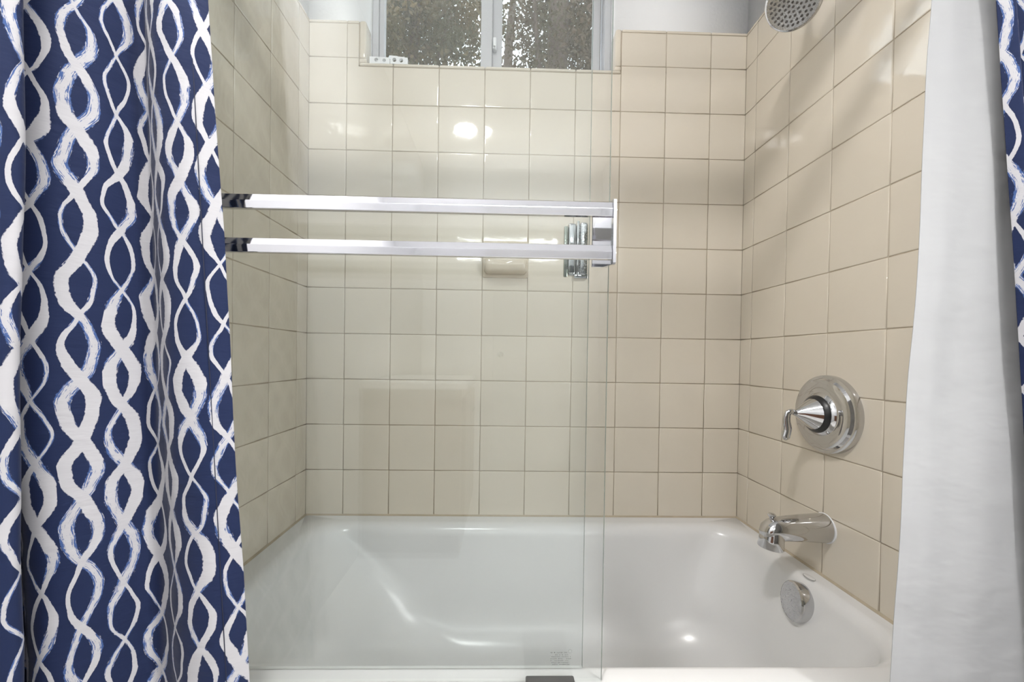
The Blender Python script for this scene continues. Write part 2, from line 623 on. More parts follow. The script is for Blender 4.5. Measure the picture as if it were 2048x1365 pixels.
# tan caulk bead where the tiles meet the tub
bm = bmesh.new()
ca = 0.0052
for pts4 in ([(0.004, -0.004), (W - 0.004, -0.004), (W - 0.0115, -0.0115), (0.0115, -0.0115)],
             [(0.004, -0.755), (0.004, -0.004), (0.0115, -0.0115), (0.0115, -0.755)],
             [(W - 0.004, -0.004), (W - 0.004, -0.755), (W - 0.0115, -0.755), (W - 0.0115, -0.0115)]):
    a_, b_, c_, d_ = pts4
    v = [bm.verts.new(p) for p in ((*a_, RIM + ca), (*b_, RIM + ca), (*c_, RIM + 0.0006), (*d_, RIM + 0.0006), (*a_, RIM - 0.004), (*b_, RIM - 0.004), (*c_, RIM - 0.004), (*d_, RIM - 0.004))]
    for i in ((0, 1, 2, 3), (5, 4, 7, 6), (1, 0, 4, 5), (2, 1, 5, 6), (3, 2, 6, 7), (0, 3, 7, 4)):
        bm.faces.new([v[k] for k in i])
tag(obj('trim_2', bm, M_CAULK), 'tan caulk line between the tiles and the tub', 'trim', kind='structure')

# ------------------------------------------------------------------ bathtub
tub = thing('bathtub', 'white enamel bathtub set between the tiled walls', 'bathtub', (W / 2, -0.38, 0))
bm = bmesh.new()
e = 0.0064
L = []


def add(x0, x1, y0, y1, r, z):
    L.append(rrect(x0, x1, y0, y1, r, z))


X0, X1, Y0, Y1 = e, W - e, -0.758, -e
add(X0, X1, Y0 + 0.012, Y1, 0.003, 0.0)
add(X0, X1, Y0 + 0.012, Y1, 0.003, 0.345)
add(X0, X1, Y0, Y1, 0.004, 0.355)
add(X0, X1, Y0, Y1, 0.004, RIM - 0.012)
add(X0 + 0.001, X1 - 0.001, Y0 + 0.003, Y1 - 0.001, 0.006, RIM - 0.003)
add(X0 + 0.003, X1 - 0.003, Y0 + 0.012, Y1 - 0.003, 0.008, RIM)
# flat deck, then the rolled lip, then the well
ix0, ix1, iy0, iy1 = 0.062, 1.462, -0.684, -0.052
for k, (ins, dz) in enumerate(((0, 0), (0.006, 0.0006), (0.014, 0.003), (0.022, 0.0075), (0.029, 0.0145), (0.0345, 0.024), (0.038, 0.036))):
    add(ix0 + ins, ix1 - ins * 0.75, iy0 + ins * 0.7, iy1 - ins, 0.12 - ins * 0.2, RIM - dz)
bx = lambda t: (0.100 + 0.27 * t, 1.4335 - 0.085 * t, -0.657 + 0.05 * t, -0.090 - 0.05 * t)
for t in (0.1, 0.22, 0.35, 0.48, 0.60):
    a, b, c, d = bx(t)
    add(a, b, c, d, 0.115 + 0.13 * t, RIM - 0.036 - t * 0.30)
RF = 0.135
for k in range(1, 10):
    th = PI / 2 * k / 9
    a, b, c, d = bx(0.60 + 0.25 * math.sin(th))
    ins = RF * (1 - math.cos(th))
    add(a + ins * 1.25, b - ins * 0.8, c + ins * 0.8, d - ins * 0.8, 0.193 - 0.03 * k / 9, 0.059 + RF * (1 - math.sin(th)))
vs = loft(bm, L)
bm.faces.new(vs[-1])
bm.faces.new(vs[0][::-1])
obj('tub_shell', bm, M_TUB, tub, smooth=50)

# overflow cover on the tap end of the well
OC = Vector((1.4345, -0.388, 0.347))
oax = Vector((-1, 0.13, 0.14)).normalized()
ov = None
bm = bmesh.new()
lathe(bm, OC - oax * 0.004, oax, [(0, 0.046), (0.024, 0.0475), (0.029, 0.0465), (0.032, 0.043)], 64, cap1=False)
ov = obj('overflow_cover', bm, M_CHROME, tub, smooth=35)
tag(ov, 'round chrome overflow cover', None)
bm = bmesh.new()
lathe(bm, OC - oax * 0.004, oax, [(0.0316, 0.0435), (0.0326, 0.040), (0.0330, 0.0)], 64, cap0=False)
o = obj('cover_face', bm, M_SPECK, ov, smooth=35)
tag(o, 'water-spotted overflow face', None)
# small oval maker's badge on the deck
bm = bmesh.new()
lathe(bm, (0, 0, 0), (0, 0, 1), [(0, 0.0135), (0.0012, 0.0135), (0.0016, 0.0125), (0.0016, 0.0)], 40)
for v in bm.verts:
    v.co = Vector((v.co.x * 0.62, v.co.y * 1.25, v.co.z))
bmesh.ops.transform(bm, matrix=Matrix.Translation((1.4530, -0.385, RIM - 0.0006)) @ Matrix.Rotation(-0.05, 4, 'Y'), verts=bm.verts)
bd = obj('badge', bm, M_TUB, tub, smooth=40)
bm = bmesh.new()
ring = [Vector((1.4530 + 0.0084 * math.cos(2 * PI * k / 48), -0.385 + 0.0169 * math.sin(2 * PI * k / 48), RIM + 0.0004)) for k in range(48)]
vr = [[bm.verts.new(c + Vector((math.cos(a) * 0.0006 * (c.x - 1.4530) / 0.0084, math.cos(a) * 0.0006 * (c.y + 0.385) / 0.0169, math.sin(a) * 0.0006)))
       for a in (0, 2.1, 4.2)] for c in ring]
for i in range(48):
    A, B = vr[i], vr[(i + 1) % 48]
    for k in range(3):
        bm.faces.new((A[k], A[(k + 1) % 3], B[(k + 1) % 3], B[k]))
obj('badge_outline', bm, M_ETCH, bd)

# ------------------------------------------------------------------ tub spout
SY, SZ = -0.380, 0.534
sp = thing('tub_spout', 'chrome tub spout with lift-up diverter knob low on the right wall', 'tub spout', (W - 0.006, SY, SZ))
bm = bmesh.new()
loops = []
N = 40


def sec(x, zc, ry, rt, rb):
    pts = []
    for k in range(N):
        a = 2 * PI * k / N
        pts.append(Vector((x, SY + ry * math.cos(a), zc + (rt if math.sin(a) > 0 else rb) * math.sin(a))))
    return pts


xs0 = W - 0.0065
KS = 1.07
for x, zc, ry, rt, rb in ((0, SZ, 0.034, 0.036, 0.036), (-0.012, SZ, 0.034, 0.036, 0.0362), (-0.05, SZ, 0.0315, 0.033, 0.034), (-0.095, SZ, 0.0285, 0.0285, 0.033),
                          (-0.118, SZ - 0.001, 0.027, 0.0265, 0.032), (-0.132, SZ - 0.003, 0.025, 0.0235, 0.029), (-0.143, SZ - 0.007, 0.021, 0.019, 0.024), (-0.150, SZ - 0.011, 0.013, 0.012, 0.015), (-0.152, SZ - 0.012, 0.004, 0.004, 0.004)):
    loops.append(sec(xs0 + x * KS, zc, ry, rt, rb))
vs = loft(bm, loops)
bm.faces.new(vs[0])
bm.faces.new(vs[-1][::-1])
body = obj('spout_body', bm, M_CHROME, sp, smooth=50)
bm = bmesh.new()
lathe(bm, (xs0 - 0.131, SY, SZ + 0.008), (-0.13, 0, -1), [(0, 0.019), (0.012, 0.0245), (0.03, 0.0275), (0.058, 0.0295), (0.0595, 0.0285), (0.0585, 0.0255), (0.048, 0.023)], 40)
obj('spout_nozzle', bm, M_CHROME, sp, smooth=40)
bm = bmesh.new()
lathe(bm, (xs0 - 0.137, SY, SZ + 0.015), (0, 0, 1), [(0, 0.0052), (0.008, 0.0048), (0.012, 0.006), (0.016, 0.0092), (0.0185, 0.0095), (0.021, 0.0065), (0.022, 0)], 28)
obj('diverter_knob', bm, M_CHROME, sp, smooth=40)
bm = bmesh.new()
lathe(bm, (W - 0.0058, SY, SZ), (-1, 0, 0), [(0, 0.0374), (0.0012, 0.0374), (0.002, 0.0364)], 48)
o = obj('caulk_ring', bm, M_PLASTIC, sp, smooth=30)
tag(o, 'white caulk around the spout base', None)

# ------------------------------------------------------------------ shower valve
VY, VZ = -0.385, 0.825
va = thing('shower_valve', 'round chrome shower valve plate with pointed lever handle on the right wall', 'shower valve', (W - 0.006, VY, VZ))
bm = bmesh.new()
lathe(bm, (W - 0.006, VY, VZ), (-1, 0, 0), [(0, 0.0985), (0.010, 0.0985), (0.0135, 0.0975), (0.0145, 0.0945), (0.0155, 0.0900), (0.0215, 0.086), (0.0245, 0.078), (0.0255, 0.068),
                                            (0.0245, 0.058), (0.0255, 0.0545), (0.030, 0.0515), (0.0335, 0.047)], 72)
obj('escutcheon', bm, M_CHROME, va, smooth=30)
bm = bmesh.new()
lathe(bm, (W - 0.0385, VY, VZ), (-1, 0, 0), [(0, 0.0475), (0.004, 0.046), (0.010, 0.040), (0.013, 0.036)], 56)
o = obj('sleeve', bm, M_DARK, va, smooth=40)
tag(o, 'black sleeve behind the handle', None)
bm = bmesh.new()
HX = W - 0.047
loops = []
fac = 24
for a, r in ((0, 0.0375), (0.003, 0.0385), (0.008, 0.0350), (0.040, 0.0100), (0.046, 0.0068), (0.051, 0.0055)):
    loops.append([Vector((HX - a, VY + r * math.cos(2 * PI * k / fac) + a * 0.05, VZ + r * math.sin(2 * PI * k / fac) + a * 0.04)) for k in range(fac)])
vs = loft(bm, loops)
bm.faces.new(vs[0])
bm.faces.new(vs[-1][::-1])
h = obj('handle', bm, M_CHROME, va, smooth=22)
bm = bmesh.new()
hx, hy, hz = HX - 0.049, VY + 0.0035, VZ + 0.003
pts = catmull([(hx + 0.004, hy, hz), (hx - 0.006, hy, hz + 0.003), (hx - 0.013, hy + 0.001, hz - 0.004), (hx - 0.0145, hy + 0.002, hz - 0.022), (hx - 0.012, hy + 0.002, hz - 0.042), (hx - 0.016, hy + 0.002, hz - 0.062), (hx - 0.020, hy + 0.002, hz - 0.070)], 6)
n = len(pts)
rad = [(0.0062 if i < 8 else 0.0062 + 0.0026 * min(1, (i - 8) / 16)) * (1 if i < n - 5 else max(0.25, (n - i) / 6)) for i in range(n)]
tube(bm, pts, rad, 20, squash=[(1, 1) if i < 10 else (0.75, 1.15) for i in range(n)])
obj('lever', bm, M_CHROME, h, smooth=50)

# ------------------------------------------------------------------ shower head
hd = thing('showerhead', 'round chrome shower head with rubber nozzles at the top right', 'shower head', (W - 0.006, -0.385, 2.0))
fc = Vector((1.372, -0.392, 1.846))                # centre of the face
fax = Vector((-0.60, -0.33, -0.73)).normalized()    # spray direction
bm = bmesh.new()
lathe(bm, fc, -fax, [(0.001, 0.0585), (0.0, 0.0615), (0.003, 0.0635), (0.010, 0.0625), (0.020, 0.052), (0.034, 0.030), (0.046, 0.019), (0.058, 0.0165), (0.062, 0.014)], 64, cap0=False)
hb = obj('head_shell', bm, M_CHROME, hd, smooth=40)
bm = bmesh.new()
lathe(bm, fc, fax, [(-0.001, 0.0588), (0.0008, 0.057), (0.0015, 0.048), (0.002, 0.0)], 64, cap0=False)
obj('face_plate', bm, M_SPECK, hd, smooth=40)
bm = bmesh.new()
u, w = frame_of(fax)
for rr, cnt in ((0.0, 1), (0.0100, 6), (0.0198, 12), (0.0296, 17), (0.0394, 22), (0.0480, 27)):
    for k in range(cnt):
        a = 2 * PI * (k + 0.3 * rr * 100) / cnt
        c = fc + (u * math.cos(a) + w * math.sin(a)) * rr
        lathe(bm, c, fax, [(0.0010, 0.0031), (0.0040, 0.0025), (0.0046, 0.0013), (0.0042, 0.0)], 12, cap0=False)
o = obj('nozzles', bm, M_NOZ, hd, smooth=50)
o['kind'] = 'stuff'
bm = bmesh.new()
back = fc - fax * 0.060
pts = catmull([tuple(back), (1.414, -0.374, 1.935), (1.442, -0.378, 1.972), (1.472, -0.383, 1.992), (W - 0.004, -0.385, 1.998)], 8)
tube(bm, pts, [0.0105] * len(pts), 20)
obj('shower_arm', bm, M_CHROME, hd, smooth=50)
bm = bmesh.new()
lathe(bm, (W - 0.006, -0.385, 1.998), (-1, 0, 0), [(0, 0.033), (0.003, 0.032), (0.008, 0.024), (0.012, 0.013)], 40)
obj('wall_flange', bm, M_CHROME, hd, smooth=40)

# ------------------------------------------------------------------ soap dish
sd = thing('soap_dish', 'cream ceramic soap dish set into the back wall tiles', 'soap dish', (0.676, -0.006, 1.29))
x0, x1 = cx(4) + 0.0015, cx(5) + 0.001
bm = bmesh.new()
box(bm, x0, x1, -0.0145, -0.003, 1.228, 1.352, 0.004, 3)
obj('back_plate', bm, M_SOAP, sd, smooth=40)
bm = bmesh.new()
# tray: swept section with a front lip that dips in the middle
prof = [(-0.010, 1.238), (-0.028, 1.236), (-0.044, 1.239), (-0.054, 1.247), (-0.058, 1.258), (-0.058, 1.276), (-0.055, 1.281), (-0.051, 1.278), (-0.049, 1.262), (-0.040, 1.254), (-0.010, 1.254)]
nx = 22
loops = []
for i in range(nx + 1):
    t = i / nx
    x = x0 + 0.006 + (x1 - x0 - 0.012) * t
    dip = -0.008 * math.exp(-((t - 0.5) / 0.12) ** 2)
    endf = min(1, min(t, 1 - t) / 0.09)
    endf = math.sqrt(max(0, 1 - (1 - endf) ** 2))
    loops.append([Vector((x, -0.010 + (y + 0.010) * (0.72 + 0.28 * endf), z + (dip if z > 1.27 else 0) + (0.010 * (1 - endf) if z < 1.25 else 0))) for y, z in prof])
vs = loft(bm, loops)
bm.faces.new(vs[0])
bm.faces.new(vs[-1][::-1])
obj('tray', bm, M_SOAP, sd, smooth=45)

# ------------------------------------------------------------------ sliding shower doors
GY_OUT, GY_IN = -0.706, -0.678     # mid planes of the panels


def glass_panel(name, x0, x1, y, z0, z1, parent):
    bm = bmesh.new()
    t = 0.003
    v = [bm.verts.new(p) for p in ((x0, y - t, z0), (x1, y - t, z0), (x1, y - t, z1), (x0, y - t, z1), (x0, y + t, z0), (x1, y + t, z0), (x1, y + t, z1), (x0, y + t, z1))]
    for idx, mi in (((0, 1, 2, 3), 0), ((5, 4, 7, 6), 0), ((1, 5, 6, 2), 1), ((4, 0, 3, 7), 1), ((3, 2, 6, 7), 1), ((4, 5, 1, 0), 2)):
        bm.faces.new([v[i] for i in idx]).material_index = mi
    return obj(name, bm, [M_GLASS, M_GEDGE, M_GLOW], parent)


outer = thing('sliding_shower_door', 'outer glass sliding shower door carrying the two chrome towel bars', 'shower door', (0.43, GY_OUT, RIM), 'sliding glass shower doors')
gp = glass_panel('glass_panel', 0.02, 0.8405, GY_OUT, RIM + 0.0012, 1.985, outer)
# faint etched safety mark: rows of tiny dashes too small to read
bm = bmesh.new()
rr = random.Random(3)
mx0, mx1, mz1 = 0.752, 0.790, 0.459
for row in range(7):
    z = mz1 - row * 0.0034
    xx = mx0 + rr.uniform(0, 0.006)
    end = (mx1 - 0.010) if row == 0 else mx1 - rr.uniform(0.001, 0.006)
    while xx < end:
        wdt = rr.uniform(0.0007, 0.0019)
        hh = 0.0022 if row == 0 else 0.0014
        if rr.random() < 0.8:
            box(bm, xx, xx + wdt, GY_OUT - 0.0032, GY_OUT - 0.0030, z, z + hh * rr.uniform(0.6, 1))
        xx += wdt + rr.uniform(0.0005, 0.0012)
for k in range(12):
    a = 2 * PI * k / 12
    box(bm, mx1 - 0.004 + 0.003 * math.cos(a) - 0.0004, mx1 - 0.004 + 0.003 * math.cos(a) + 0.0004, GY_OUT - 0.0032, GY_OUT - 0.0030, mz1 + 0.003 + 0.003 * math.sin(a) - 0.0004, mz1 + 0.003 + 0.003 * math.sin(a) + 0.0004)
o = obj('etched_mark', bm, M_ETCH, gp)
tag(o, 'faint grey etched safety mark', None)

BARY = -0.772
BX0, BX1 = 0.055, 0.8265
for zc in (1.181, 1.1165):
    bm = bmesh.new()
    prof = [(-0.0036, -0.0105), (-0.0041, -0.0098), (-0.0049, 0.0002), (-0.0049, 0.0012), (-0.0024, 0.0104), (-0.0014, 0.0110), (0.0035, 0.0110), (0.0040, 0.0100), (0.0040, -0.0100), (0.0035, -0.0105)]
    loops = [[Vector((x, BARY + y, zc + z)) for y, z in prof] for x in (BX0, BX1)]
    vs = loft(bm, loops)
    bm.faces.new(vs[0])
    bm.faces.new(vs[-1][::-1])
    obj('towel_bar', bm, M_BAR, outer)
for xp, sg in ((BX0 - 0.0005, -1), (BX1 + 0.0005, 1)):
    bm = bmesh.new()
    a, b = (xp, xp + 0.0045) if sg > 0 else (xp - 0.0045, xp)
    # bracket: upright plate tapering towards the glass, with a foot along the pane
    yv = [(-0.780, 1.1005), (-0.780, 1.1945), (-0.775, 1.1965), (GY_OUT - 0.0032, 1.1965), (GY_OUT - 0.0032, 1.1085), (-0.775, 1.0985)]
    lo = [[Vector((x, y, z)) for y, z in yv] for x in (a, b)]
    vs = loft(bm, lo)
    bm.faces.new(vs[0])
    bm.faces.new(vs[-1][::-1])
    br = obj('end_bracket', bm, M_BAR, outer)
    bm = bmesh.new()
    f0, f1 = (xp - 0.016, xp + 0.0095) if sg > 0 else (xp - 0.012, xp + 0.012)
    box(bm, f0, f1, GY_OUT - 0.0062, GY_OUT - 0.0031, 1.1085, 1.1965, 0.0006, 1)
    obj('bracket_foot', bm, M_CHROME, br)
    for zs in (1.181, 1.1165):
        bm = bmesh.new()
        q = b if sg > 0 else a
        lathe(bm, (q, BARY, zs), (sg, 0, 0), [(0, 0.0042), (0.0015, 0.0038), (0.0024, 0.0020), (0.0026, 0)], 18)
        obj('screw', bm, M_CHROME, br, smooth=40)

inner = thing('sliding_shower_door', 'inner glass sliding shower door with a ridged chrome finger pull', 'shower door', (0.43, GY_IN, RIM), 'sliding glass shower doors')
glass_panel('glass_panel', 0.01, 0.8135, GY_IN, RIM + 0.0012, 1.985, inner)
bm = bmesh.new()
pz0, pz1 = 1.101, 1.190
yb = GY_IN + 0.0031
# stepped, ridged pull seen through the panes
box(bm, 0.7770, 0.7922, yb, yb + 0.016, pz0 + 0.001, pz1 + 0.004, 0.005, 4)
fp = obj('finger_pull', bm, M_CHROME, inner, smooth=40)
bm = bmesh.new()
box(bm, 0.7700, 0.7768, yb, yb + 0.005, pz0 - 0.002, pz1 - 0.002, 0.0015, 2)
obj('pull_flange', bm, M_GFL, fp, smooth=40)
bm = bmesh.new()
box(bm, 0.7980, 0.8128, yb, yb + 0.012, pz0, pz1 + 0.006, 0.005, 4)
obj('pull_channel', bm, M_SPECK, fp, smooth=40)
bm = bmesh.new()
box(bm, 0.789, 0.8128, yb + 0.001, yb + 0.029, pz0 - 0.004, pz0 + 0.004, 0.0012, 2)
obj('pull_lip', bm, M_CHROME, fp, smooth=40)
bm = bmesh.new()
box(bm, 0.7925, 0.7975, yb + 0.001, yb + 0.031, pz0 - 0.002, pz1 + 0.008, 0.0018, 3)
obj('pull_ridge', bm, M_CHROME, fp, smooth=40)

# fixed wall pull glass guide on the rim, header rail above the picture
g = tag(obj('door_guide', (lambda b: (box(b, 0.711, 0.792, -0.752, -0.7125, RIM, RIM + 0.0145, 0.0025, 2), b)[1])(bmesh.new()), M_GUIDE, smooth=40),
        'dark grey plastic door guide on the front tub rim', 'door guide')
bm = bmesh.new()
box(bm, 0.0065, W - 0.0065, -0.718, -0.668, 2.011, 2.042, 0.004, 2)
box(bm, 0.0065, W - 0.0065, -0.712, -0.700, 1.982, 2.011)
box(bm, 0.0065, W - 0.0065, -0.684, -0.672, 1.982, 2.011)
tag(obj('header_rail', bm, M_BAR), 'chrome header rail the glass doors slide in', 'rail')

# ------------------------------------------------------------------ window
win = thing('window_1', 'white sliding window high in the back wall, trees outside', 'window', ((OX0 + OX1) / 2, 0.07, OZ), kind='structure')
FY0, FY1 = 0.060, 0.125
bm = bmesh.new()
fw = 0.022
box(bm, OX0 + 0.0005, OX0 + fw, FY0, FY1, OZ + 0.0005, OZT - 0.0005, 0.0015, 1)
box(bm, OX1 - fw, OX1 - 0.0005, FY0, FY1, OZ + 0.0005, OZT - 0.0005, 0.0015, 1)
box(bm, OX0 + fw, OX1 - fw, FY0, FY1, OZ + 0.0005, OZ + 0.020, 0.0015, 1)
box(bm, OX0 + fw, OX1 - fw, FY0, FY1, OZT - 0.03, OZT - 0.0005, 0.0015, 1)
obj('window_frame', bm, M_VINYL, win)


def sash(name, x0, x1, y0, y1, sl, sr):
    bm = bmesh.new()
    z0, z1 = OZ + 0.0205, OZT - 0.0305
    box(bm, x0, x0 + sl, y0, y1, z0, z1, 0.002, 1)
    box(bm, x1 - sr, x1, y0, y1, z0, z1, 0.002, 1)
    box(bm, x0 + sl, x1 - sr, y0, y1, z0, z0 + 0.018, 0.002, 1)
    box(bm, x0 + sl, x1 - sr, y0, y1, z1 - 0.028, z1, 0.002, 1)
    s = obj(name, bm, M_VINYL, win)
    bm = bmesh.new()
    box(bm, x0 + sl - 0.003, x1 - sr + 0.003, (y0 + y1) / 2 - 0.002, (y0 + y1) / 2 + 0.002, z0 + 0.015, z1 - 0.025)
    obj('pane', bm, M_PANE, s)
    return s


s1 = sash('sash', OX0 + fw + 0.0005, 0.6165, 0.066, 0.090, 0.018, 0.040)
s2 = sash('sash', 0.600, OX1 - fw - 0.008, 0.0935, 0.118, 0.052, 0.026)
bm = bmesh.new()
box(bm, 0.6185, 0.632, 0.072, 0.0945, 2.066, 2.106, 0.003, 2)
box(bm, 0.621, 0.630, 0.062, 0.074, 2.068, 2.084, 0.003, 2)
obj('latch', bm, M_PLASTIC, s2, smooth=40)

# perforated white strip lying on the sill
st = thing('plastic_strip', 'small white plastic strip with round holes lying on the window sill', 'plastic strip', (0.27, 0.012, OZ))
bm = bmesh.new()


def holed(bm, x0, x1, y, zb, zt0, zt1, holes, th):
    """thin upright strip with round holes; top slopes from zt0 to zt1"""
    xs = [x0] + [c for h in holes for c in (h[0] - 0.0105, h[0] + 0.0105)] + [x1]
    def top(x):
        return zt0 + (zt1 - zt0) * (x - x0) / (x1 - x0)
    def quad(a, b, c, d):
        for yy, rev in ((y, False), (y + th, True)):
            v = [bm.verts.new((p[0], yy, p[1])) for p in (a, b, c, d)]
            bm.faces.new(v[::-1] if rev else v)
    prev = x0
    for hx_, hz_, r in holes:
        a, b = hx_ - 0.0105, hx_ + 0.0105
        if a > prev + 1e-5:
            quad((prev, zb), (a, zb), (a, top(a)), (prev, top(prev)))
        nseg = 24
        # ring between the circle and the cell outline
        def outline(ang):
            dx, dz = math.cos(ang), math.sin(ang)
            ts = []
            if dx > 1e-6: ts.append((b - hx_) / dx)
            if dx < -1e-6: ts.append((a - hx_) / dx)
            if dz > 1e-6: ts.append((top(hx_) - hz_) / dz)
            if dz < -1e-6: ts.append((zb - hz_) / dz)
            t_ = min(ts)
            return (hx_ + dx * t_, hz_ + dz * t_)
        angs = sorted([2 * PI * k / nseg for k in range(nseg)] + [math.atan2(q - hz_, p - hx_) % (2 * PI) for p in (a, b) for q in (zb, top(hx_))])
        for i in range(len(angs)):
            a0_, a1_ = angs[i], angs[(i + 1) % len(angs)]
            c0 = (hx_ + r * math.cos(a0_), hz_ + r * math.sin(a0_))
            c1 = (hx_ + r * math.cos(a1_), hz_ + r * math.sin(a1_))
            quad(c0, outline(a0_), outline(a1_), c1)
            v = [bm.verts.new(p) for p in ((c0[0], y, c0[1]), (c1[0], y, c1[1]), (c1[0], y + th, c1[1]), (c0[0], y + th, c0[1]))]
            bm.faces.new(v)
        prev = b
    quad((prev, zb), (x1, zb), (x1, top(x1)), (prev, top(prev)))
    # rim faces
    for p, q in (((x0, zb), (x1, zb)), ((x1, zb), (x1, top(x1))), ((x1, top(x1)), (x0, top(x0))), ((x0, top(x0)), (x0, zb))):
        bm.faces.new([bm.verts.new(v) for v in ((p[0], y, p[1]), (p[0], y + th, p[1]), (q[0], y + th, q[1]), (q[0], y, q[1]))])


holed(bm, 0.206, 0.2735, -0.0035, OZ + 0.0005, OZ + 0.0235, OZ + 0.0215, [(0.228, OZ + 0.0125, 0.0065), (0.255, OZ + 0.0118, 0.006)], 0.010)
bmesh.ops.remove_doubles(bm, verts=bm.verts, dist=1e-5)
obj('strip_piece', bm, M_PLASTIC, st)
bm = bmesh.new()
holed(bm, 0.276, 0.334, -0.0045, OZ + 0.0005, OZ + 0.0285, OZ + 0.0215, [(0.2895, OZ + 0.0135, 0.0068), (0.3125, OZ + 0.0122, 0.0068)], 0.010)
bmesh.ops.remove_doubles(bm, verts=bm.verts, dist=1e-5)
obj('strip_piece', bm, M_PLASTIC, st)

# ------------------------------------------------------------------ curtains
def curtain_mesh(name, top, bot, z1, z0, nseg, nz, mat, parent, s0=0.0, wr=0.0015, seed=0.0, shift=0.0, lim=9.0):
    """top / bot: plan polylines (x, y) with the same number of points; uv stores metres of cloth"""
    A, B = [[(p[0], min(p[1] + shift, lim)) for p in catmull(q, nseg)] for q in (top, bot)]
    n = len(A)
    bm = bmesh.new()
    uvl = bm.loops.layers.uv.new('cloth')
    # arc length along the middle
    s = [s0]
    for i in range(1, n):
        m0 = ((A[i - 1][0] + B[i - 1][0]) / 2, (A[i - 1][1] + B[i - 1][1]) / 2)
        m1 = ((A[i][0] + B[i][0]) / 2, (A[i][1] + B[i][1]) / 2)
        s.append(s[-1] + math.dist(m0, m1))
    grid = []
    for j in range(nz + 1):
        t = j / nz
        z = z1 + (z0 - z1) * t
        row = []
        for i in range(n):
            x = A[i][0] + (B[i][0] - A[i][0]) * t
            y = A[i][1] + (B[i][1] - A[i][1]) * t
            q = mnoise.noise(Vector((s[i] * 9 + seed, z * 3.2, seed)))
            q2 = mnoise.noise(Vector((s[i] * 22 + seed, z * 9 + s[i] * 14, seed + 5)))
            y += q * wr * 2.2 + q2 * wr * 0.7
            x += mnoise.noise(Vector((s[i] * 7, z * 4, seed + 9))) * wr * 0.8
            row.append(bm.verts.new((x, y, z)))
        grid.append(row)
    for j in range(nz):
        for i in range(n - 1):
            f = bm.faces.new((grid[j][i], grid[j][i + 1], grid[j + 1][i + 1], grid[j + 1][i]))
            f.smooth = True
            for l, (a, b) in zip(f.loops, ((j, i), (j, i + 1), (j + 1, i + 1), (j + 1, i))):
                l[uvl].uv = (s[b], z1 + (z0 - z1) * a / nz)
    o = obj(name, bm, mat, parent, smooth='raw')
    md = o.modifiers.new('thick', 'SOLIDIFY')
    md.thickness = 0.0008
    md.offset = 0
    return o, grid_len(s)


def grid_len(s):
    return s[-1] - s[0]


ROD_Y, ROD_Z = -0.803, 1.908
Z1, Z0 = 1.875, 0.13


def rings(parent, xs):
    for x in xs:
        bm = bmesh.new()
        R_, r_ = 0.021, 0.0018
        pts = [(x, ROD_Y + R_ * math.sin(2 * PI * k / 28), ROD_Z - 0.007 + R_ * math.cos(2 * PI * k / 28)) for k in range(29)]
        tube(bm, pts, [r_] * 29, 8)
        obj('curtain_ring', bm, M_CHROME, parent, smooth=60)


cl = thing('shower_curtain', 'navy and white wave-print shower curtain gathered at the left', 'curtain', (0.15, ROD_Y, Z0), 'printed shower curtains')
# right edge first; the cloth runs leftwards
topL = [(0.190, -0.797), (0.165, -0.812), (0.138, -0.815), (0.118, -0.800), (0.106, -0.779), (0.094, -0.782), (0.084, -0.812), (0.062, -0.840), (0.034, -0.862), (0.012, -0.866), (0.004, -0.852), (0.006, -0.838), (0.016, -0.856), (0.050, -0.880), (0.094, -0.890), (0.110, -0.897), (0.105, -0.910), (0.060, -0.918), (0.004, -0.912)]
botL = [(0.318, -0.790), (0.280, -0.812), (0.236, -0.808), (0.198, -0.786), (0.170, -0.780), (0.152, -0.792), (0.134, -0.822), (0.114, -0.850), (0.096, -0.864), (0.082, -0.858), (0.068, -0.830), (0.040, -0.798), (0.016, -0.830), (0.030, -0.884), (0.092, -0.906), (0.128, -0.917), (0.124, -0.934), (0.070, -0.944), (0.006, -0.938)]
topL = [(x + (0.034 if i < 9 else 0.012), y) for i, (x, y) in enumerate(topL)]
botL = [(x + (0.015 if i < 10 else 0.008), y) for i, (x, y) in enumerate(botL)]
cloth, _ = curtain_mesh('cloth', topL, botL, Z1, Z0, 22, 120, M_CURT, cl, s0=0.012, wr=0.0022, seed=2.0, shift=-0.010, lim=-0.788)
# hem stitching: a thin dark seam along the free edge
bm = bmesh.new()
pts = []
for j in range(121):
    t = j / 120
    A, B = topL, botL
    f = 0.62
    ax = A[0][0] + (A[1][0] - A[0][0]) * f
    ay = A[0][1] + (A[1][1] - A[0][1]) * f
    bx_ = B[0][0] + (B[1][0] - B[0][0]) * f
    by_ = B[0][1] + (B[1][1] - B[0][1]) * f
    pts.append((ax + (bx_ - ax) * t, ay + (by_ - ay) * t - 0.0130, Z1 + (Z0 - Z1) * t))
tube(bm, pts, [0.0006] * 121, 5)
obj('hem_stitching', bm, M_THREAD, cl, smooth=60)
rings(cl, (0.03, 0.055, 0.08, 0.105, 0.135, 0.165))

cr = thing('shower_curtain', 'navy and white wave-print shower curtain edge at the far right', 'curtain', (1.4, -0.83, Z0), 'printed shower curtains')
topR = [(1.310, -0.8165), (1.325, -0.822), (1.342, -0.818), (1.362, -0.824), (1.385, -0.819), (1.410, -0.826), (1.435, -0.821), (1.462, -0.828), (1.483, -0.824)]
botR = [(1.478, -0.8185), (1.479, -0.850), (1.480, -0.820), (1.481, -0.852), (1.482, -0.822), (1.483, -0.854), (1.484, -0.826), (1.485, -0.856), (1.487, -0.840)]
curtain_mesh('cloth', topR, botR, Z1, Z0, 14, 90, M_CURT, cr, s0=0.30, wr=0.0008, seed=11.0, shift=-0.005)
rings(cr, (1.318, 1.35, 1.38, 1.41, 1.44, 1.468))

